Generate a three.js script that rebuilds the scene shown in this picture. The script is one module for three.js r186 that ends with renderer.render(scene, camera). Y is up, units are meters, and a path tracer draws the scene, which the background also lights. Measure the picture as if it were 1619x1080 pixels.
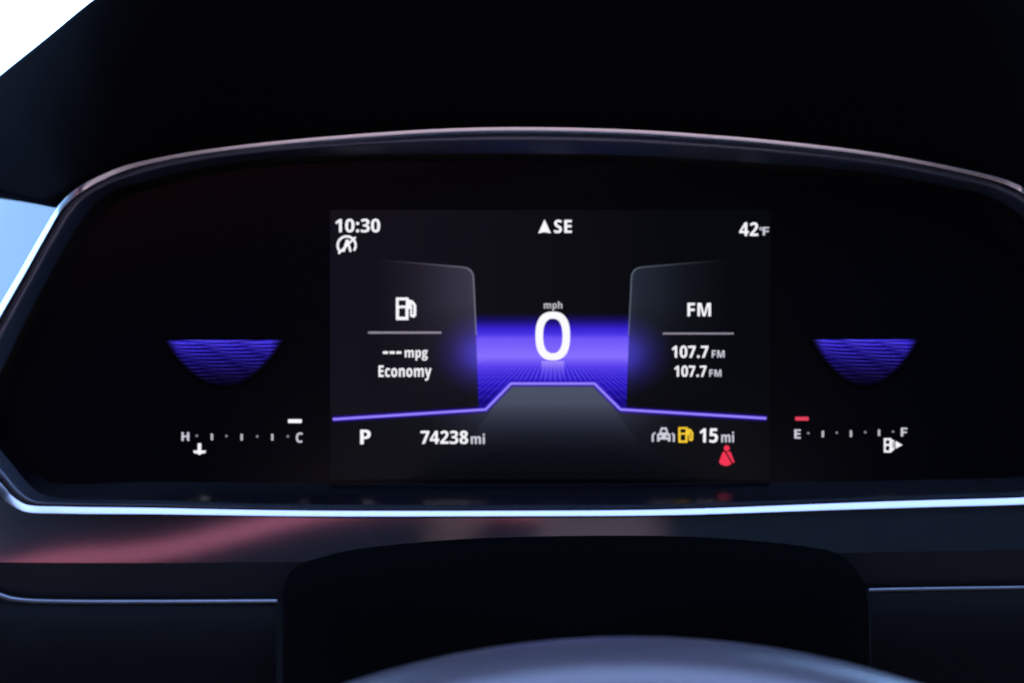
import * as THREE from 'three';
import { FontLoader } from 'three/addons/loaders/FontLoader.js';
import { mergeGeometries, toCreasedNormals } from 'three/addons/utils/BufferGeometryUtils.js';
import { RoundedBoxGeometry } from 'three/addons/geometries/RoundedBoxGeometry.js';
import { ImprovedNoise } from 'three/addons/math/ImprovedNoise.js';

// ---------------------------------------------------------------- camera, sky, exposure
const scene = new THREE.Scene();
const CAM = 0.6;                       // metres from the lens to the face of the cluster
const S = 0.000256;                    // metres per photograph pixel on the face of the cluster
const camera = new THREE.PerspectiveCamera(2 * Math.atan(540 * S / CAM) * 180 / Math.PI, 1619 / 1080, 0.01, 200);
camera.position.set(0, 0, CAM);
camera.lookAt(0, 0, 0);
camera.focus = 0.49;
camera.userData.fStop = 12;

const EXPOSURE = 8;                    // exposed for the lit display inside a dark car
const renderer = new THREE.WebGLRenderer({ antialias: true });
renderer.setSize(1024, 683);
renderer.toneMapping = THREE.LinearToneMapping;
renderer.toneMappingExposure = EXPOSURE;
renderer.shadowMap.enabled = true;

const noise = new ImprovedNoise();
{ // a pale blue, evenly clouded sky; the car stands under it
  const W = 256, H = 128, d = new Float32Array(W * H * 4);
  for (let j = 0; j < H; j++) for (let i = 0; i < W; i++) {
    const el = ((j + 0.5) / H - 0.5) * Math.PI, az = (i + 0.5) / W * 2 * Math.PI;
    const x = Math.cos(el) * Math.cos(az), y = Math.sin(el), z = Math.cos(el) * Math.sin(az);
    const c = 0.5 + 0.5 * noise.noise(x * 2.2 + 5, y * 3 + 1, z * 2.2) + 0.25 * noise.noise(x * 6, y * 8, z * 6 + 3);
    const L = 0.92 + 0.16 * c, w = 0.03 * c, o = (j * W + i) * 4;
    d[o] = (0.275 + w) * L; d[o + 1] = (0.53 + w * 0.7) * L; d[o + 2] = 1.0 * L; d[o + 3] = 1;
  }
  const sky = new THREE.DataTexture(d, W, H, THREE.RGBAFormat, THREE.FloatType);
  sky.mapping = THREE.EquirectangularReflectionMapping;
  sky.magFilter = THREE.LinearFilter; sky.minFilter = THREE.LinearFilter; sky.needsUpdate = true;
  scene.background = sky;
  scene.environment = sky;
}

// a veiled winter sun, high in front; it reaches the seat through the sunroof and leaves the dashboard in shade
const sun = new THREE.DirectionalLight(new THREE.Color().setRGB(1, 0.94, 0.88), 2.6);
sun.position.set(0.4, 4.7, -1.7); sun.target.position.set(-0.1, 0, 0.8); sun.castShadow = true; sun.shadow.radius = 20;
sun.shadow.mapSize.set(2048, 2048); Object.assign(sun.shadow.camera, { left: -2, right: 2, top: 2, bottom: -2, near: 1, far: 9 });
sun.name = 'sun'; scene.add(sun, sun.target);

// ---------------------------------------------------------------- helpers
const V = (x, y, z) => new THREE.Vector3(x, y, z);
const kz = (z) => S * (CAM - z) / CAM;                       // metres per pixel at depth z
const P = (px, py, z = 0) => V((px - 809.5) * kz(z), (540 - py) * kz(z), z);
const lin = (r, g, b) => new THREE.Color().setRGB(r / 255, g / 255, b / 255, THREE.SRGBColorSpace);
const used = {};
const numbered = (n) => { const k = used[n] = (used[n] ?? -1) + 1; return k ? n + '_' + String(k).padStart(3, '0') : n; };
function thing(name, label, category, at = V(0, 0, 0), kind) {
  const o = new THREE.Group(); o.name = numbered(name); o.position.copy(at);
  o.userData = kind ? { label, kind } : { label, category };
  scene.add(o); return o;
}
const origin = (o) => { const p = V(0, 0, 0); for (let q = o; q; q = q.parent) p.add(q.position); return p; };
function part(name, geo, mat, parent, label) {               // geo is in the scene's own coordinates
  const p = origin(parent); geo.translate(-p.x, -p.y, -p.z);
  const m = new THREE.Mesh(geo, mat); m.name = name; m.castShadow = m.receiveShadow = true;
  if (label) m.userData.label = label;
  parent.add(m); return m;
}
const curve = (pts, closed = false) => new THREE.CatmullRomCurve3(pts, closed, 'centripetal');
function loft(rows, closed = false) {                        // rows of equally many points -> smooth sheet
  const n = rows[0].length, m = rows.length, pos = [], uv = [], idx = [];
  rows.forEach((r, j) => r.forEach((p, i) => { pos.push(p.x, p.y, p.z); uv.push(i / (n - 1), j / (m - 1)); }));
  const c = closed ? n : n - 1;
  for (let j = 0; j < m - 1; j++) for (let i = 0; i < c; i++) {
    const a = j * n + i, b = j * n + (i + 1) % n, e = a + n, f = b + n;
    idx.push(a, b, e, b, f, e);
  }
  const g = new THREE.BufferGeometry();
  g.setAttribute('position', new THREE.Float32BufferAttribute(pos, 3));
  g.setAttribute('uv', new THREE.Float32BufferAttribute(uv, 2));
  g.setIndex(idx); g.computeVertexNormals(); return g;
}
function flip(g) { const a = g.index.array; for (let i = 0; i < a.length; i += 3) { const t = a[i]; a[i] = a[i + 1]; a[i + 1] = t; } g.computeVertexNormals(); return g; }
const sample = (pts, n, closed) => { const c = curve(pts, closed), o = []; for (let i = 0; i < n; i++) o.push(c.getPoint(i / (closed ? n : n - 1))); return o; };

// ---------------------------------------------------------------- materials
const std = (rgb, rough, extra = {}) => new THREE.MeshStandardMaterial({ color: new THREE.Color().setRGB(...rgb), roughness: rough, ...extra });
const phys = (rgb, rough, extra = {}) => new THREE.MeshPhysicalMaterial({ color: new THREE.Color().setRGB(...rgb), roughness: rough, ...extra });
function grainTexture(n, f, seed) {
  const d = new Uint8Array(n * n * 4);
  for (let j = 0; j < n; j++) for (let i = 0; i < n; i++) {
    const a = i / n * 2 * Math.PI, b = j / n * 2 * Math.PI;
    const v = noise.noise(Math.cos(a) * f + seed, Math.sin(a) * f, Math.cos(b) * f) * 0.5 + noise.noise(Math.sin(b) * f * 2, Math.cos(a) * f * 2 + seed, Math.sin(a) * f * 2) * 0.5;
    const o = (j * n + i) * 4; d[o] = d[o + 1] = d[o + 2] = 128 + 120 * v; d[o + 3] = 255;
  }
  const t = new THREE.DataTexture(d, n, n); t.wrapS = t.wrapT = THREE.RepeatWrapping; t.magFilter = THREE.LinearFilter; t.needsUpdate = true; return t;
}
const grain = grainTexture(256, 9, 3);
const tiled = (u, v) => { const t = grain.clone(); t.repeat.set(u, v); t.needsUpdate = true; return t; };
const M = {
  hood: phys([0.005, 0.005, 0.006], 0.85, { specularIntensity: 0.08, bumpMap: tiled(24, 8), bumpScale: 0.0002 }),
  plastic: phys([0.007, 0.007, 0.008], 0.7, { specularIntensity: 0.3, bumpMap: tiled(10, 10), bumpScale: 0.0002 }),
  column: phys([0.0025, 0.0025, 0.003], 0.9, { specularIntensity: 0.05, bumpMap: tiled(10, 10), bumpScale: 0.0002 }),
  lacquer: phys([0.006, 0.007, 0.011], 0.07, { ior: 2.0 }),
  chrome: std([0.44, 0.44, 0.46], 0.18, { metalness: 1 }),
  satin: std([0.28, 0.31, 0.36], 0.3, { metalness: 1 }),
  lip: std([0.16, 0.18, 0.22], 0.42, { metalness: 0.9 }),
  recess: phys([0.004, 0.004, 0.006], 0.2, { ior: 1.7 }),
  face: phys([0.002, 0.002, 0.003], 0.2, { ior: 1.4, specularIntensity: 0.2 }),
  leather: phys([0.09, 0.075, 0.09], 0.3, { ior: 1.95, bumpMap: tiled(90, 8), bumpScale: 0.0001 }),
  cabin: std([0.03, 0.03, 0.033], 0.9),
  lining: std([0.34, 0.33, 0.33], 0.9),
  belt: std([0.6, 0.19, 0.27], 0.8),
  tinted: phys([0.68, 0.55, 0.6], 0.0, { transmission: 1, thickness: 0, ior: 1.5 }),
};
const glow = (r, g, b, k = 1) => new THREE.MeshStandardMaterial({ color: 0x000000, roughness: 0.3, emissive: lin(r, g, b), emissiveIntensity: k / EXPOSURE });
const G = {
  white: glow(250, 250, 255, 1.0), soft: glow(205, 205, 218), dim: glow(140, 134, 150), grey: glow(190, 190, 195),
  amber: glow(250, 205, 40), amberDark: glow(96, 76, 10), red: glow(240, 45, 75), redDim: glow(225, 60, 85),
};

// ---------------------------------------------------------------- the car's shell round the dashboard (openings let the sky in)
{
  const shell = (name, geo, label, mat = M.cabin) => { const m = part(name, geo, mat, thing(name + '_body', label, null, V(0, 0, 0), 'structure')); return m; };
  const slab = (w, h, holes, t, place) => {
    const s = new THREE.Shape([[0, 0], [w, 0], [w, h], [0, h]].map(([x, y]) => new THREE.Vector2(x, y)));
    for (const [a, b, c, d] of holes) s.holes.push(new THREE.Path([[a, b], [a, d], [c, d], [c, b]].map(([x, y]) => new THREE.Vector2(x, y))));
    const g = new THREE.ExtrudeGeometry(s, { depth: t, bevelEnabled: false }); place(g); return g;
  };
  // roof: u = x from -0.55, v = z from 0
  shell('car_roof', slab(1.6, 2.27, [[0.05, 0.62, 1.3, 1.09]], 0.03, (g) => { g.rotateX(Math.PI / 2); g.translate(-0.55, 0.63, -0.27); }), 'dark roof lining with open sunroof above the dashboard');
  {
    const roofGlass = thing('sunroof_glass', 'tinted sunroof pane mirrored in the lower chrome rim', 'sunroof', V(0.12, 0.615, 0.585));
    part('pane', new THREE.PlaneGeometry(1.25, 0.47).rotateX(Math.PI / 2).translate(0.125, 0.615, 0.585), M.tinted, roofGlass);
  }
  // doors: u = z from -0.75, v = y from -0.6
  shell('car_door', slab(2.75, 1.2, [[0.55, 0.672, 1.1, 0.88]], 0.03, (g) => { g.rotateY(-Math.PI / 2); g.translate(-0.55, -0.6, -0.75); }), 'grey door and window opening beside the dashboard', std([0.38, 0.38, 0.39], 0.8));
  shell('passenger_door', slab(2.75, 1.2, [[0.4, 0.76, 1.2, 1.02]], 0.03, (g) => { g.rotateY(-Math.PI / 2); g.translate(1.08, -0.6, -0.75); }), 'dark far door with its window opening');
  shell('rear_wall', slab(1.6, 1.2, [], 0.03, (g) => g.translate(-0.55, -0.6, 2.0)), 'grey rear of the car cabin', M.lining);
  shell('car_floor', slab(1.6, 2.75, [], 0.03, (g) => { g.rotateX(Math.PI / 2); g.translate(-0.55, -0.57, -0.75); }), 'dark floor of the car cabin');
  shell('bulkhead', new THREE.BoxGeometry(1.56, 0.62, 0.6).translate(0.25, -0.27, -0.42), 'dark body of the dashboard behind the instruments');
}

// ---------------------------------------------------------------- instrument cluster
const cluster = thing('instrument_cluster', 'digital instrument cluster in a chrome rimmed binnacle with lit central screen', 'instrument cluster', P(850, 800, 0));
// [rim centre, lip's inner edge, edge of the face, rim width], clockwise from the far left corner, in photograph pixels
const RING = [
  [-66, 645, -22, 650, -8, 650, 13], [-58, 600, -14, 617, 0, 618, 13], [-30, 545, 0, 590, 12, 592, 14], [4, 484, 47, 495, 56, 500, 15], [36, 429, 82, 428, 92, 434, 14],
  [71, 367, 114, 372, 124, 380, 13], [95, 328, 138, 337, 148, 346, 11.5], [123, 302, 155, 318, 166, 328, 10.5], [167, 278, 190, 298, 198, 308, 9.5], [200, 265, 232, 287, 240, 297, 9],
  [260, 250.5, 285, 272, 290, 282, 7.8], [333, 238.5, 367, 258, 370, 266, 7.2], [420, 228, 440, 250, 442, 258, 7.2], [540, 217, 550, 245, 551, 253, 7.2], [700, 206.5, 705, 243, 706, 250, 7.2],
  [830, 204, 830, 243, 830, 250, 7.2], [1000, 208, 995, 246, 994, 253, 7.2], [1115, 215.5, 1108, 252, 1107, 259, 7.2], [1200, 222.5, 1190, 257, 1188, 265, 7.2], [1344, 238.5, 1330, 268, 1327, 276, 7.2],
  [1420, 250, 1405, 277, 1400, 286, 7.2], [1512, 268, 1490, 293, 1484, 303, 7.2], [1570, 282, 1548, 305, 1540, 316, 7.8], [1600, 292, 1580, 318, 1572, 330, 9], [1622, 304, 1600, 330, 1590, 342, 9.5],
  [1645, 332, 1622, 350, 1612, 362, 10], [1672, 380, 1640, 395, 1630, 402, 11], [1700, 430, 1665, 440, 1655, 446, 12], [1745, 520, 1705, 520, 1695, 524, 13], [1775, 590, 1732, 600, 1722, 600, 13],
  [1780, 640, 1738, 645, 1728, 645, 13], [1765, 690, 1722, 685, 1712, 680, 13], [1735, 740, 1695, 728, 1685, 720, 13], [1700, 775, 1665, 760, 1655, 745, 13], [1660, 789, 1640, 773, 1630, 752, 13],
  [1619, 792, 1600, 778, 1595, 755, 13], [1480, 796, 1480, 782, 1478, 758, 13], [1350, 800, 1350, 787, 1350, 761, 12.5], [1100, 809, 1100, 796, 1100, 764, 11], [1000, 811, 1000, 798, 1000, 765, 10.5],
  [800, 812, 800, 799, 800, 766, 10], [500, 812, 500, 798, 500, 765, 10.5], [350, 810, 350, 795, 350, 763, 11], [240, 808, 240, 791, 240, 762, 12], [100, 806.5, 100, 788, 104, 765, 13],
  [43, 804, 70, 783, 80, 762, 13], [28, 798, 52, 772, 64, 752, 13], [13, 787, 36, 755, 48, 742, 13], [0, 772, 20, 735, 32, 728, 13], [-25, 742, 0, 710, 13, 705, 13], [-50, 700, -15, 680, -2, 678, 13],
];
const N = 520, ZR = 0.022, ZL = 0.011;
const ringC = sample(RING.map((r) => P(r[0], r[1], ZR)), N, true);
const ringL = sample(RING.map((r) => P(r[2], r[3], ZL)), N, true);
const ringF = sample(RING.map((r) => P(r[4], r[5], 0)), N, true);
const ringW = sample(RING.map((r) => V(r[6], 0, 0)), N, true).map((p) => p.x * 0.92 * kz(ZR) / 2);
const ringT = ringC.map((_, i) => ringC[(i + 1) % N].clone().sub(ringC[(i + N - 1) % N]).normalize());
const ringN = ringT.map((t) => V(t.y, -t.x, 0).normalize().multiplyScalar(-1));       // points outwards
const off = (i, out, z) => ringC[i].clone().addScaledVector(ringN[i], out).add(V(0, 0, z));
{
  // face plate
  const outline = new THREE.Shape(ringF.map((p, i) => new THREE.Vector2(p.x + ringN[i].x * 0.002, p.y + ringN[i].y * 0.002)));
  part('face_plate', new THREE.ExtrudeGeometry(outline, { depth: 0.006, bevelEnabled: false, curveSegments: 1 }).translate(0, 0, -0.006), M.face, cluster, 'glossy black face glass');
  part('recess_wall', loft([ringF.map((p) => p.clone().add(V(0, 0, -0.003))), ringF, ringL], true), M.recess, cluster);
  const lipOut = ringC.map((_, i) => off(i, -ringW[i] * 0.9 - 0.0004, -0.002));
  const lipMid = lipOut.map((p, i) => p.clone().lerp(ringL[i], 0.5).add(V(0, 0, 0.0016)));
  const lipStart = lipOut.map((p) => p.clone().add(V(0, 0, -0.006)));
  part('bezel_lip', loft([ringL, lipMid, lipOut, lipStart], true), M.lip, cluster);
  // chrome rim: slightly crowned bar swept round the opening, its face turning from inwards (top, bottom) to outwards (sides)
  const rows = [];
  const turn = (i) => {
    const { x, y } = ringN[i], side = THREE.MathUtils.smoothstep(Math.abs(x), 0.45, 0.85);
    return y > -0.35 ? THREE.MathUtils.lerp(0.26, -0.62, side) : THREE.MathUtils.lerp(0.5, -0.45, THREE.MathUtils.smoothstep(Math.abs(x), 0.8, 0.97));
  };
  const section = (u, drop = 0) => ringC.map((_, i) => off(i, u * ringW[i], (Math.tan(turn(i)) * u + 0.035 * (1 - u * u)) * ringW[i] - drop));
  rows.push(section(-1, 0.004), section(-1));
  for (let k = 1; k < 10; k++) rows.push(section(-1 + k / 5));
  rows.push(section(1), section(1, 0.01));
  part('chrome_rim', loft(rows, true), M.chrome, cluster, 'thin polished chrome rim');
}

// ---- lit graphics: canvas pictures for what the screen shows as tone, cut shapes for lettering and symbols
const kD = S, ZT = 0.0012;
const flat = (geo, z = ZT) => { geo.translate(-809.5, 540, 0); geo.scale(kz(z), kz(z), 1); geo.translate(0, 0, z); return geo; };
const path = (pts) => pts.map(([x, y]) => new THREE.Vector2(x, -y));
const poly = (pts, ...holes) => { const s = new THREE.Shape(path(pts)); for (const h of holes) s.holes.push(new THREE.Path(path(h))); return s; };
const rect = (x0, y0, x1, y1) => [[x0, y0], [x1, y0], [x1, y1], [x0, y1]];
const arcPts = (cx, cy, r, a0, a1, n = 20) => Array.from({ length: n + 1 }, (_, i) => { const a = (a0 + (a1 - a0) * i / n) * Math.PI / 180; return [cx + r * Math.cos(a), cy + r * Math.sin(a)]; });
const band = (cx, cy, r0, r1, a0, a1) => poly([...arcPts(cx, cy, r1, a0, a1), ...arcPts(cx, cy, r0, a1, a0)]);
const bar = (x0, y0, x1, y1, w) => { const l = Math.hypot(x1 - x0, y1 - y0), nx = -(y1 - y0) / l * w / 2, ny = (x1 - x0) / l * w / 2; return poly([[x0 + nx, y0 + ny], [x1 + nx, y1 + ny], [x1 - nx, y1 - ny], [x0 - nx, y0 - ny]]); };
const oval = (cx, cy, rx, ry, e) => Array.from({ length: 48 }, (_, i) => { const a = i / 48 * 2 * Math.PI, f = (v) => Math.sign(v) * Math.pow(Math.abs(v), 2 / e); return [cx + rx * f(Math.cos(a)), cy + ry * f(Math.sin(a))]; });
const cut = (...shapes) => flat(new THREE.ShapeGeometry(shapes, 10));
const bold = await new FontLoader().loadAsync('fonts/droid/droid_sans_bold.typeface.json');
const regular = await new FontLoader().loadAsync('fonts/droid/droid_sans_regular.typeface.json');
function words(text, x0, y0, x1, y1, font = bold) {         // lettering fitted into a box
  const g = new THREE.ShapeGeometry(font.generateShapes(text, 100), 8);
  g.computeBoundingBox(); const b = g.boundingBox;
  g.translate(-b.min.x, -b.min.y, 0); g.scale((x1 - x0) / (b.max.x - b.min.x), (y1 - y0) / (b.max.y - b.min.y), 1);
  g.translate(x0, -y1, 0); return flat(g);
}
function picture(w, h, paint) {
  const c = document.createElement('canvas'); c.width = w; c.height = h; paint(c.getContext('2d'), c);
  const t = new THREE.CanvasTexture(c); t.colorSpace = THREE.SRGBColorSpace; t.magFilter = THREE.LinearFilter; return t;
}
const lit = (map) => new THREE.MeshPhysicalMaterial({ color: 0x000000, roughness: 0.2, ior: 1.45, specularIntensity: 0.15, emissive: 0xffffff, emissiveMap: map, emissiveIntensity: 1 / EXPOSURE });
const DX = 522, DY = 332, DW = 697, DH = 426;
const screenPicture = picture(DW * 2, DH * 2, (c) => {
  c.scale(2, 2); c.translate(-DX, -DY);
  const grad = (x0, y0, x1, y1, stops) => { const g = c.createLinearGradient(x0, y0, x1, y1); for (const [t, col] of stops) g.addColorStop(t, col); return g; };
  const fill = (pts, style) => { c.beginPath(); pts.forEach(([x, y], i) => (i ? c.lineTo(x, y) : c.moveTo(x, y))); c.closePath(); c.fillStyle = style; c.fill(); };
  c.fillStyle = grad(522, 0, 1216, 0, [[0, '#110f19'], [0.3, '#0f0d15'], [0.55, '#0a0a10'], [0.8, '#04060b'], [1, '#04060a']]); c.fillRect(DX, DY, DW, DH);
  // horizon
  c.fillStyle = grad(0, 494, 0, 532, [[0, 'rgba(20,12,120,0)'], [0.35, 'rgba(28,16,140,0.75)'], [0.65, 'rgb(52,32,205)'], [0.9, 'rgb(72,52,228)'], [1, 'rgb(84,62,236)']]); c.fillRect(750, 494, 250, 38);
  c.fillStyle = grad(0, 530, 0, 650, [[0, 'rgb(84,62,236)'], [0.05, 'rgb(110,86,247)'], [0.28, 'rgb(136,112,255)'], [0.42, 'rgb(96,72,248)'], [0.66, 'rgb(62,42,225)'], [0.85, 'rgb(30,16,160)'], [1, 'rgb(14,8,70)']]); c.fillRect(752, 530, 246, 122);
  // floor rays
  c.save(); c.beginPath(); c.rect(754, 566, 242, 84); c.clip();
  for (let k = -22; k <= 22; k++) {
    const xb = 874 + k * 13.4, g = grad(0, 566, 0, 640, [[0, 'rgba(28,10,170,0)'], [0.35, 'rgba(30,14,180,0.75)'], [1, 'rgba(14,2,110,0.95)']]);
    const xt = 874 + (xb - 874) * 0.28;
    fill([[xt - 0.6, 560], [xt + 0.6, 560], [xb + 4.5, 652], [xb - 4.5, 652]], g);
  }
  for (let y = 570, dy = 2.2; y < 650; y += dy, dy *= 1.24) { c.fillStyle = 'rgba(130,110,255,0.08)'; c.fillRect(752, y, 246, dy * 0.4); }
  c.restore();
  // figure's mirror on the floor
  c.fillStyle = grad(0, 570, 0, 606, [[0, 'rgba(190,170,255,0.75)'], [0.5, 'rgba(140,120,255,0.3)'], [1, 'rgba(120,100,255,0)']]); c.fillRect(856, 571, 36, 34);
  // side cards: translucent, horizon glow softened behind them
  for (const m of [1, -1]) {
    const X = (x) => (m > 0 ? x : 1747 - x);
    c.save(); c.beginPath(); [[540, 405], [735, 423], [745, 426], [749, 436], [757, 650], [540, 660]].forEach(([x, y], i) => (i ? c.lineTo(X(x), y) : c.moveTo(X(x), y))); c.closePath(); c.clip();
    c.fillStyle = m > 0 ? '#100f17' : '#080b11'; c.fillRect(Math.min(X(742), X(760)), 420, 18, 240);
    c.save(); c.translate(X(764), 560); c.scale(84, 70);
    const g = c.createRadialGradient(0, 0, 0, 0, 0, 1); for (const [t, col] of [[0, 'rgba(66,54,206,0.82)'], [0.3, 'rgba(60,48,194,0.68)'], [0.55, 'rgba(48,36,160,0.42)'], [0.75, 'rgba(38,26,130,0.24)'], [1, 'rgba(30,16,110,0)']]) g.addColorStop(t, col);
    c.fillStyle = g; c.fillRect(-1, -1, 2, 2); c.restore();
    const card = document.createElement('canvas'); card.width = 240; card.height = 300; const q = card.getContext('2d');   // sheen of the card, origin at 540, 390
    const h = q.createLinearGradient(50, 0, 215, 0); for (const [t, al] of [[0, 0], [0.4, 0.16], [0.75, 0.38], [1, 0.5]]) h.addColorStop(t, m > 0 ? `rgba(104,100,122,${al})` : `rgba(84,96,116,${al * 0.82})`);
    q.fillStyle = h; q.fillRect(0, 0, 240, 300); q.globalCompositeOperation = 'destination-in';
    const v = q.createLinearGradient(0, 20, 0, 250); for (const [t, al] of [[0, 0.9], [0.3, 0.85], [0.6, 0.4], [1, 0]]) v.addColorStop(t, `rgba(0,0,0,${al})`); q.fillStyle = v; q.fillRect(0, 0, 240, 300);
    c.globalCompositeOperation = 'lighter'; c.translate(X(540), 390); c.scale(m, 1); c.drawImage(card, 0, 0);
    c.restore();
    c.strokeStyle = m > 0 ? grad(600, 0, 745, 0, [[0, 'rgba(120,120,135,0)'], [1, 'rgba(130,130,148,0.85)']]) : grad(1147, 0, 1002, 0, [[0, 'rgba(120,125,140,0)'], [1, 'rgba(110,118,134,0.8)']]);
    c.lineWidth = 2; c.beginPath(); c.moveTo(X(600), 411); c.lineTo(X(732), 422.5); c.quadraticCurveTo(X(746), 424, X(748.5), 437); c.lineTo(X(753), 530); c.stroke();
  }
  // lower field below the outline
  const line = [[526, 663], [768, 647.5], [808, 606.5], [940, 606.5], [981, 647.5], [1212, 661.5]];
  fill([[522, 664], ...line.slice(1, 5), [1216, 662], [1216, 758], [522, 758]], grad(0, 606, 0, 758, [[0, '#4c5365'], [0.2, '#474d60'], [0.36, '#2e3242'], [0.55, '#171b25'], [0.75, '#090c14'], [1, '#05070c']]));
  fill([[522, 664], [768, 648], [800, 616], [740, 700], [640, 758], [522, 758]], grad(522, 0, 800, 0, [[0, 'rgba(8,9,15,1)'], [0.55, 'rgba(10,12,18,0.85)'], [1, 'rgba(14,16,24,0)']]));
  fill([[1216, 662], [981, 648], [949, 616], [1010, 700], [1110, 758], [1216, 758]], grad(1216, 0, 949, 0, [[0, 'rgba(6,8,12,1)'], [0.55, 'rgba(8,10,15,0.85)'], [1, 'rgba(12,14,22,0)']]));
  // luminous outline
  for (const [w, col] of [[12, 'rgba(30,10,160,0.28)'], [8, 'rgba(40,20,190,0.5)'], [4.6, 'rgb(112,88,245)'], [2.4, 'rgb(160,142,255)']]) {
    c.lineWidth = w; c.strokeStyle = col; c.lineJoin = 'round'; c.beginPath(); line.forEach(([x, y], i) => (i ? c.lineTo(x, y) : c.moveTo(x, y))); c.stroke();
  }
});
const sheet = (x0, y0, x1, y1, z) => { const a = P(x0, y1, z), b = P(x1, y0, z); return new THREE.PlaneGeometry(b.x - a.x, b.y - a.y).translate((a.x + b.x) / 2, (a.y + b.y) / 2, z); };
const display = part('main_display', sheet(DX, DY, DX + DW, DY + DH, 0.0008), lit(screenPicture), cluster, 'lit colour screen with purple horizon graphic');
{
  const d = (name, geo, mat = G.white) => part(name, geo, mat, display);
  d('clock_display_text', words('10:30', 530, 346, 601, 367.5));
  d('start_stop_display_symbol', cut(band(548, 388, 12.4, 16, 130, 395), poly([[541, 398], [547, 379], [551, 379], [556, 398], [552.4, 398], [549, 385], [545, 398]]), bar(535, 401, 562, 375, 3.2)));
  d('compass_display_arrow', cut(poly([[861, 347], [871, 369], [861, 367], [851, 369]])));
  d('compass_display_text', words('SE', 876, 347.5, 904, 368.5));
  d('outside_temperature_display_text', words('42', 1169, 351.5, 1199, 373));
  d('temperature_unit_display_text', mergeGeometries([words('F', 1206, 359, 1216, 372), cut(band(1203, 361.5, 1.2, 2.6, 0, 359))]), G.soft);
  const pump = (x, y, w, h) => [poly([[x, y], [x + w * .62, y], [x + w * .62, y + h], [x, y + h]], rect(x + w * .13, y + h * .12, x + w * .49, y + h * .36), rect(x + w * .15, y + h * .47, x + w * .47, y + h * .86)),
    poly([[x + w * .62, y + h * .08], [x + w * .84, y + h * .14], [x + w, y + h * .34], [x + w, y + h * .8], [x + w * .88, y + h * .9], [x + w * .7, y + h * .84], [x + w * .7, y + h * .5], [x + w * .62, y + h * .5]], [[x + w * .74, y + h * .26], [x + w * .86, y + h * .36], [x + w * .86, y + h * .74], [x + w * .8, y + h * .76], [x + w * .8, y + h * .4]])];
  d('consumption_display_symbol', cut(...pump(626, 470.5, 32, 35.5)));
  d('divider_display_line', cut(poly(rect(582, 524.3, 698, 527.6))), G.dim);
  d('consumption_display_text', mergeGeometries([cut(...[605.5, 616, 626.5].map((x) => poly(rect(x, 555.5, x + 8, 559.5)))), words('mpg', 640, 553.5, 676, 570)]), G.white);
  d('drive_mode_display_text', words('Economy', 598.5, 578, 682, 602));
  d('speed_unit_display_text', words('mph', 860, 476.5, 889, 491.5), G.grey);
  d('speed_display_figure', cut(poly(oval(874, 531.2, 27.4, 38.4, 2.5), oval(874, 531.2, 15.4, 27.4, 2.4))));
  d('radio_display_text', words('FM', 1087, 479, 1124, 500));
  d('divider_display_line', cut(poly(rect(1048, 526, 1160, 528.8))), G.dim);
  d('station_display_text', words('107.7', 1062, 546.5, 1120, 566));
  d('band_display_text', words('FM', 1125.5, 554, 1145.5, 565.5), G.soft);
  d('station_display_text', words('107.7', 1066, 578, 1117, 596));
  d('band_display_text', words('FM', 1121.5, 584.5, 1140.5, 595.5), G.soft);
  d('gear_display_text', words('P', 569.5, 679.5, 586, 702.5));
  d('odometer_display_text', words('74238', 665, 681, 740, 702));
  d('odometer_unit_display_text', words('mi', 744.5, 685.5, 766.5, 702), G.soft);
  d('assist_display_symbol', cut(poly([[1039, 698], [1039, 687], [1042.5, 684.5], [1045, 676], [1054, 676], [1056.5, 684.5], [1060, 687], [1060, 698], [1056, 698], [1056, 695], [1043, 695], [1043, 698]], [[1047, 679], [1052, 679], [1053.3, 684], [1045.7, 684]], rect(1042, 688.5, 1046, 691.5), rect(1053, 688.5, 1057, 691.5)), bar(1032, 687, 1032, 698.5, 3), bar(1032, 687.5, 1036, 684, 2.6), bar(1065.5, 687, 1065.5, 698.5, 3), bar(1065.5, 687.5, 1062.5, 685, 2.4)), G.soft);
  d('low_fuel_display_lamp', cut(...pump(1072.5, 675.5, 23.5, 24.5)), G.amber);
  d('range_display_text', words('15', 1106, 677.5, 1135, 700));
  d('range_unit_display_text', words('mi', 1140.5, 682.5, 1160.5, 699.5), G.soft);
  d('seat_belt_display_lamp', cut(poly(arcPts(1149, 708.8, 4.6, 0, 342, 16)), poly([[1142.8, 714.5], [1145.5, 714], [1156.8, 733.6], [1149, 737], [1140, 734.6], [1136.8, 730.5]]), poly([[1148.2, 714], [1155, 714.5], [1161.4, 730.5], [1158.8, 732.4]])), G.red);
}
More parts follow.
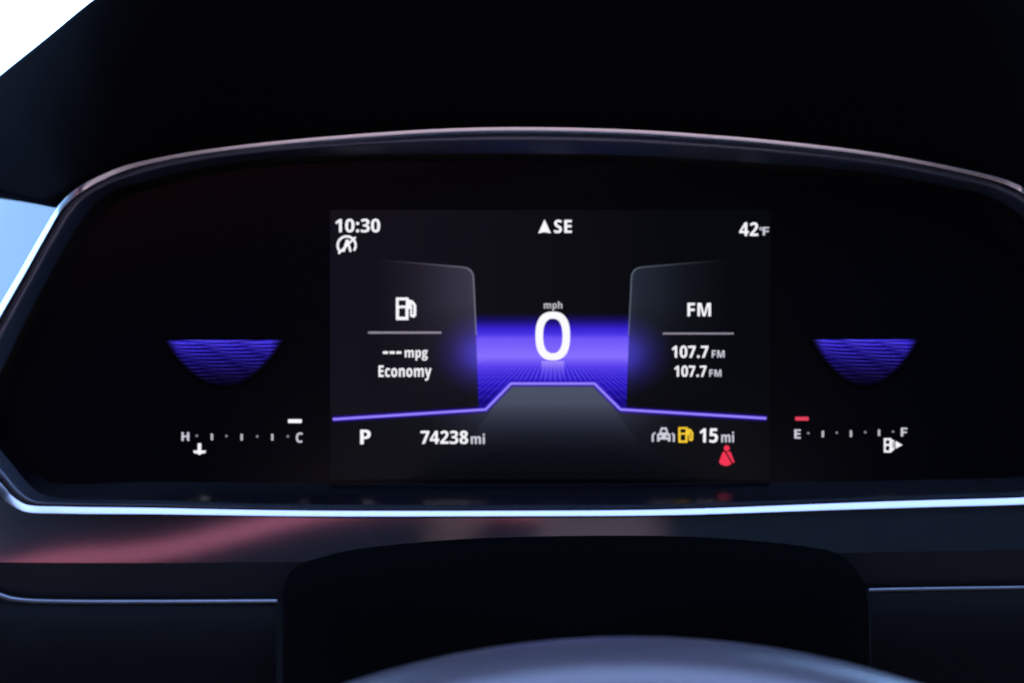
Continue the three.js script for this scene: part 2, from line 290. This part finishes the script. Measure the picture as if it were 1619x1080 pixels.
function gauge(name, label, dots, bars, letters, needle, needleMat, dome, symbol) {
  const backing = part(name, flat(new THREE.ShapeGeometry([poly(rect(dome.x0 - 26, dome.y - 22, dome.x1 + 40, 732))]), 0.0002), M.face, cluster, label);
  const W = dome.x1 - dome.x0, H = 78;
  const tone = picture(512, 224, (c) => {
    c.fillStyle = '#000'; c.fillRect(0, 0, 512, 224); c.scale(512 / W, 224 / H);
    const edge = (t) => [t * W, 1 + (H - 3) * Math.pow(Math.sin(Math.PI * Math.min(1, Math.max(0, t))), 0.84)];
    c.beginPath(); c.moveTo(2, 1); for (let i = 0; i <= 60; i++) c.lineTo(2 + (W - 4) * i / 60, edge(i / 60)[1]); c.closePath(); c.save(); c.clip();
    const g = c.createLinearGradient(0, 0, 0, H); for (const [t, s] of [[0, 'rgb(66,54,236)'], [0.07, 'rgb(46,32,208)'], [0.2, 'rgb(22,9,148)'], [0.45, 'rgb(9,2,84)'], [0.7, 'rgb(5,1,38)'], [1, 'rgb(0,0,2)']]) g.addColorStop(t, s);
    c.fillStyle = g; c.fillRect(0, 0, W, H);
    for (const [step, slope, tone] of [[5.4, 0.05 + dome.tilt * 0.04, '112,100,255'], [6.3, -0.045 + dome.tilt * 0.04, '84,70,250']]) for (let r = 0; r < 24; r++) {   // two crossing families of fine luminous lines
      const y = 2 + r * step, al = 0.72 * Math.max(0, 1 - r * step / H);
      c.strokeStyle = `rgba(${tone},${al.toFixed(3)})`; c.lineWidth = 1.1; c.beginPath(); c.moveTo(0, y - slope * W / 2); c.quadraticCurveTo(W / 2, y + 2.5, W, y + slope * W / 2); c.stroke();
      c.strokeStyle = 'rgba(2,0,34,0.6)'; c.lineWidth = 1.6; c.beginPath(); c.moveTo(0, y - slope * W / 2 + 2); c.quadraticCurveTo(W / 2, y + 4.5, W, y + slope * W / 2 + 2); c.stroke();
    }
    c.restore();
    for (const [w, al] of [[14, 0.25], [9, 0.35], [5, 0.5]]) { c.strokeStyle = `rgba(0,0,0,${al})`; c.lineWidth = w; c.beginPath(); for (let i = 0; i <= 60; i++) c.lineTo(2 + (W - 4) * i / 60, edge(i / 60)[1] + 1); c.stroke(); }
    const side = c.createLinearGradient(0, 0, W, 0); for (const [t, s] of [[0, 'rgba(0,0,0,0.75)'], [0.12, 'rgba(0,0,0,0)'], [0.88, 'rgba(0,0,0,0)'], [1, 'rgba(0,0,0,0.7)']]) side.addColorStop(t, s);
    c.fillStyle = side; c.fillRect(0, 0, W, H);
  });
  const rim = [[dome.x0, dome.y]]; for (let i = 0; i <= 40; i++) rim.push([dome.x0 + W * i / 40, dome.y + 2 + (H - 3) * Math.pow(Math.sin(Math.PI * i / 40), 0.84)]); rim.push([dome.x1, dome.y]);
  const bowl = new THREE.ShapeGeometry([poly(rim)]), bp = bowl.attributes.position, bu = bowl.attributes.uv;
  for (let i = 0; i < bp.count; i++) bu.setXY(i, (bp.getX(i) - dome.x0) / W, 1 + (bp.getY(i) + dome.y) / H);
  part('glow_display', flat(bowl, 0.0011), lit(tone), backing, 'blue half-round light graphic');
  for (const [x, y] of dots) part('scale_display_dot', cut(poly(arcPts(x, y, 1.9, 0, 345, 10))), G.dim, backing);
  for (const [x, y] of bars) part('scale_display_mark', cut(poly(rect(x - 1.7, y - 4.8, x + 1.7, y + 5.4))), G.grey, backing);
  for (const [t, x0, y0, x1, y1] of letters) part('scale_display_letter', words(t, x0, y0, x1, y1), G.soft, backing);
  part('needle_display_lamp', cut(poly(rect(...needle))), needleMat, backing);
  part('gauge_display_symbol', symbol, G.white, backing);
}
gauge('temperature_gauge', 'coolant gauge with scale from H to C', [[311, 689], [358, 689.5], [406.5, 690], [455, 690]], [[335, 690.5], [382, 691], [430.5, 691]],
  [['H', 287, 683.5, 299, 697], ['C', 468, 684, 478.5, 700]], [455.5, 663, 477, 668.8], G.white, { x0: 258, x1: 450, y: 537, tilt: -0.4 },
  cut(poly(rect(312.6, 701, 318, 713)), poly([[305.5, 712.5], [325.5, 712.5], [324.5, 716.5], [319, 717], [315.5, 719.5], [311, 717], [306.5, 716.5]])));
gauge('fuel_gauge', 'fuel gauge with scale from E to F and red needle', [[1278, 685], [1323, 684.2], [1368, 683.5], [1412, 682.5]], [[1301, 686], [1345.5, 685.5], [1390, 684]],
  [['E', 1256, 679, 1266, 693.5], ['F', 1424.5, 676.5, 1434.5, 690]], [1257.5, 659.2, 1278.5, 665], G.redDim, { x0: 1281, x1: 1455, y: 536, tilt: 0.5 },
  cut(poly(rect(1397.5, 693, 1409.5, 715.5), rect(1400.5, 696, 1406.5, 702), rect(1400.5, 705, 1406.5, 712.5)), poly([[1409.5, 694.5], [1414, 697], [1414, 711], [1409.5, 714]], [[1411, 698], [1412.6, 699], [1412.6, 708], [1411, 709]]), poly([[1416, 697.5], [1427, 703.5], [1416, 709.5]])));

// ---------------------------------------------------------------- binnacle hood over the cluster
{
  const hood = thing('binnacle_hood', 'matte black hood arching over the instrument cluster', 'dashboard hood', P(830, 150, 0.03));
  // [inner edge along the rim, outer lip], in photograph pixels
  const H = [[86, 322, -330, 208, -0.05], [92, 318, -300, 204, -0.05], [99, 314, -230, 200, -0.04], [112, 305, -60, 168, -0.005], [122, 298, 0, 119, 0.02], [160, 276, 75, 59, 0.05], [205, 259, 150, -2, 0.075], [333, 233, 300, -110, 0.1], [540, 212, 520, -170, 0.1], [830, 199, 830, -190, 0.1], [1115, 211, 1120, -180, 0.1], [1344, 233, 1380, -150, 0.1], [1512, 262, 1580, -90, 0.08], [1600, 286, 1720, 0, 0.05], [1650, 325, 1830, 110, 0.01], [1710, 430, 1900, 330, -0.04]];
  const n = 160, a = sample(H.map((h) => P(h[0], h[1], 0.0215)), n), c = sample(H.map((h) => P(h[2], h[3], h[4])), n);
  const mid = (t, bulge) => a.map((p, i) => p.clone().lerp(c[i], t).add(V(0, 0, bulge)));
  const rows = [a.map((p) => p.clone().add(V(0, 0, -0.01))), a, mid(0.06, 0.002), mid(0.3, 0.004), mid(0.6, 0.005), mid(0.85, 0.003), mid(0.97, 0.001), c,
    c.map((p) => p.clone().add(V(p.x * 0.004, 0.0005, -0.004))), c.map((p) => p.clone().add(V(0, -0.001, -0.012))), c.map((p) => p.clone().add(V(0, -0.012, -0.08))), c.map((p) => p.clone().add(V(0, -0.05, -0.26)))];
  part('hood_shell', loft(rows), M.hood, hood);
}

// ---------------------------------------------------------------- glossy dash trim round and below the cluster
const trim = thing('dash_trim', 'glossy dark lacquered trim panel wrapping under the chrome rim', 'dash trim', P(809, 890, 0.03));
{
  // [edge at the rim, outer edge, depth of outer edge, bulge], from the upper left down and along the bottom to the right
  const T = [[122, 300, -20, 225, -0.011, 0.001], [100, 322, -40, 280, -0.012, 0.001], [71, 367, -75, 330, -0.0135, 0.001], [36, 429, -110, 400, -0.0145, 0.001], [4, 484, -150, 470, -0.0155, 0.001], [-30, 545, -200, 550, -0.0165, 0.001], [-60, 610, -250, 640, -0.015, 0.001],
    [-70, 660, -290, 740, -0.001, 0], [-62, 700, -280, 820, 0.01, 0], [-44, 742, -220, 872, 0.0215, 0], [-18, 772, -130, 886, 0.0238, 0], [20, 798, -10, 889, 0.024, 0], [100, 806, 95, 890, 0.024, 0], [240, 808, 240, 890, 0.024, 0],
    [500, 812, 500, 888, 0.0238, 0], [800, 812, 800, 886, 0.0238, 0], [1100, 809, 1100, 882, 0.0238, 0], [1350, 800, 1350, 874, 0.0238, 0], [1619, 792, 1619, 869, 0.0238, 0], [1700, 788, 1710, 864, 0.0238, 0], [1800, 780, 1810, 855, 0.0238, 0]];
  const n = 240, a = sample(T.map((t) => P(t[0], t[1], t[0] < 90 && t[1] > 640 ? 0.02 - (806 - t[1]) * 0.0000476 : 0.02)), n), c = sample(T.map((t) => P(t[2], t[3], t[4])), n), b = sample(T.map((t) => V(t[5], 0, 0)), n).map((p) => p.x);
  const rows = [];
  for (let k = 0; k <= 14; k++) { const t = k / 14; rows.push(a.map((p, i) => p.clone().lerp(c[i], t).add(V(0, 0, b[i] * 4 * t * (1 - t))))); }
  part('upper_panel', flip(loft(rows)), M.lacquer, trim, 'glossy lacquered upper face');
  // underside turned away from the light
  const U = [[-90, 880, -110, 900], [-40, 888, -45, 920], [0, 890, 0, 938], [40, 890, 40, 948], [240, 890, 240, 950], [500, 888, 500, 950], [800, 886, 800, 945], [1100, 882, 1100, 940], [1350, 874, 1350, 932], [1619, 869, 1619, 928], [1800, 862, 1800, 920]];
  const ua = sample(U.map((u) => P(u[0], u[1] - 0.5, 0.0237)), n), ub = sample(U.map((u) => P(u[2], u[3], 0.016)), n);
  part('under_face', flip(loft([ua, ua.map((p, i) => p.clone().lerp(ub[i], 0.5).add(V(0, 0, 0.0008))), ub])), phys([0.016, 0.016, 0.02], 0.55, { specularIntensity: 1 }), trim);
  const strip = (name, pts, r, z) => part(name, new THREE.TubeGeometry(curve(pts.map(([x, y]) => P(x, y, z))), 120, r * kz(z), 10), M.satin, trim, 'thin satin metal accent strip');
  strip('accent_strip', [[-60, 880], [-30, 915], [-8, 936], [12, 945], [40, 949.5], [100, 951.5], [240, 952], [438, 951]], 5, 0.019);
  strip('accent_strip', [[1374, 933], [1450, 931.5], [1619, 929], [1760, 926]], 3.6, 0.019);
}

// ---------------------------------------------------------------- lower dashboard
{
  const low = thing('lower_dashboard', 'dark grained lower dashboard panels below the satin accent strips', 'dashboard', P(809, 1250, 0.0));
  const panel = (name, top, x0, x1) => {
    const n = 40, a = [], b = [], c = [], e = [];
    for (let i = 0; i < n; i++) { const x = x0 + (x1 - x0) * i / (n - 1), y = top(x); a.push(P(x, y, 0.008)); b.push(P(x, y + 3, 0.0195)); c.push(P(x, y + 90, 0.021)); e.push(P(x, y + 420, 0.0)); }
    part(name, flip(loft([a, b, c.map((p, i) => p.clone().lerp(b[i], 0.6).add(V(0, 0, 0.001))), c, e])), M.plastic, low);
  };
  panel('lower_panel', (x) => 953 - Math.max(0, 30 - x) ** 2 * 0.004, -160, 437);
  panel('lower_panel', (x) => 935 - (x - 1376) * 0.02, 1378, 1800);
}

// ---------------------------------------------------------------- steering column cover
{
  const col = thing('steering_column_cover', 'matte black steering column cover rising below the cluster', 'column cover', P(909, 1200, 0.05));
  const zf = 0.072, out = [[449, 1260], [447, 1000], [447, 950], [450, 925], [458, 906], [476, 892], [508, 881], [560, 869], [680, 856], [800, 849.5], [1000, 847], [1100, 849], [1200, 856], [1280, 865], [1318, 873], [1344, 890], [1362, 915], [1371, 945], [1374, 1000], [1374, 1260]];
  const front = sample(out.map(([x, y]) => P(x, y, zf)), 140), cx = P(909, 1100, zf);
  const inset = (d, z) => front.map((p) => { const q = p.clone(); const v = V(p.x - cx.x, p.y - cx.y, 0); q.addScaledVector(v, -d / v.length()); q.z = z; return q; });
  part('cover_shell', loft([...[0, 0.5, 0.88].map((f) => inset(0.03, zf + 0.0115).map((p) => p.clone().lerp(V(cx.x, cx.y, zf + 0.012), 1 - f))), inset(0.03, zf + 0.0115), inset(0.014, zf + 0.009), inset(0.004, zf + 0.004), inset(0.0008, zf + 0.001), front, ...[[0.06, 1], [0.04, 3], [0.012, 8]].map(([z, dy]) => sample(out.map(([x, y]) => P(x, y + dy, z)), 140))].reverse()), M.column, col);
}

// ---------------------------------------------------------------- steering wheel
{
  const R = 0.187, r = 0.0165, top = P(1000, 1009, 0.27), tilt = 0.36;
  const c = V(top.x, top.y - r - R * Math.cos(tilt), top.z + R * Math.sin(tilt));
  const wheel = thing('steering_wheel', 'steering wheel with leather rim glowing pale blue in window light', 'steering wheel', c);
  wheel.rotation.x = -tilt;
  const put = (name, geo, mat) => { const m = new THREE.Mesh(geo, mat); m.name = name; m.castShadow = m.receiveShadow = true; wheel.add(m); return m; };
  const rim = new THREE.TorusGeometry(R, r, 40, 160);
  put('rim', rim, M.leather);
  put('hub', new RoundedBoxGeometry(0.15, 0.12, 0.05, 6, 0.024).translate(0, -0.015, -0.012), M.plastic);
  for (const s of [-1, 1]) put('spoke', new RoundedBoxGeometry(0.12, 0.032, 0.018, 4, 0.008).rotateZ(-s * 0.08).translate(s * 0.125, -0.012, -0.006), M.plastic);
  put('spoke', new RoundedBoxGeometry(0.045, 0.12, 0.016, 4, 0.007).translate(0, -0.125, -0.006), M.plastic);
}

// ---------------------------------------------------------------- driver's seat and belt behind the camera (mirrored in rim, trim and glass)
{
  const seat = thing('driver_seat', 'dark driver seat with pale insert mirrored in the upper chrome rim', 'seat', V(0.03, -0.57, 0.8));
  const hide = std([0.44, 0.38, 0.37], 0.7), dark = std([0.03, 0.03, 0.033], 0.8), pale = std([0.14, 0.11, 0.11], 0.8);
  part('cushion', new RoundedBoxGeometry(0.5, 0.16, 0.5, 6, 0.06).rotateX(-0.12).translate(0.03, -0.45, 0.62), dark, seat);
  part('backrest', new RoundedBoxGeometry(0.6, 0.62, 0.14, 6, 0.06).rotateX(0.3).translate(0.03, -0.13, 0.98), dark, seat);
  part('backrest_insert', new RoundedBoxGeometry(0.56, 0.3, 0.1, 6, 0.045).rotateX(0.3).translate(0.03, -0.27, 0.89), hide, seat);
  part('headrest', new RoundedBoxGeometry(0.27, 0.19, 0.1, 6, 0.045).rotateX(0.2).translate(0.03, 0.24, 1.04), pale, seat);
  const belt = thing('seat_belt', 'red belt webbing mirrored as a pink streak in glossy trim', 'seat belt', V(-0.45, 0.16, 0.85));
  const c = curve([V(-0.545, 0.101, 0.855), V(-0.49, 0.112, 0.852), V(-0.43, 0.121, 0.85), V(-0.37, 0.1325, 0.85), V(-0.31, 0.147, 0.85), V(-0.25, 0.166, 0.85), V(-0.18, 0.192, 0.86), V(-0.08, 0.226, 0.91), V(0.03, 0.245, 1.0)]);
  const up = [], lo = [], wide = () => 0.0235;
  for (let i = 0; i <= 80; i++) { const p = c.getPoint(i / 80), t = c.getTangent(i / 80), n = V(-t.y, t.x, 0).normalize().multiplyScalar(0.62).add(V(0, 0, 0.84)); up.push(p.clone().addScaledVector(n, wide(i / 80))); lo.push(p.clone().addScaledVector(n, -wide(i / 80))); }
  const back = (r) => r.map((p) => p.clone().add(V(0, 0, 0.0014)));
  part('webbing', loft([up, lo, back(lo), back(up), up]), M.belt, belt);
}

renderer.render(scene, camera);
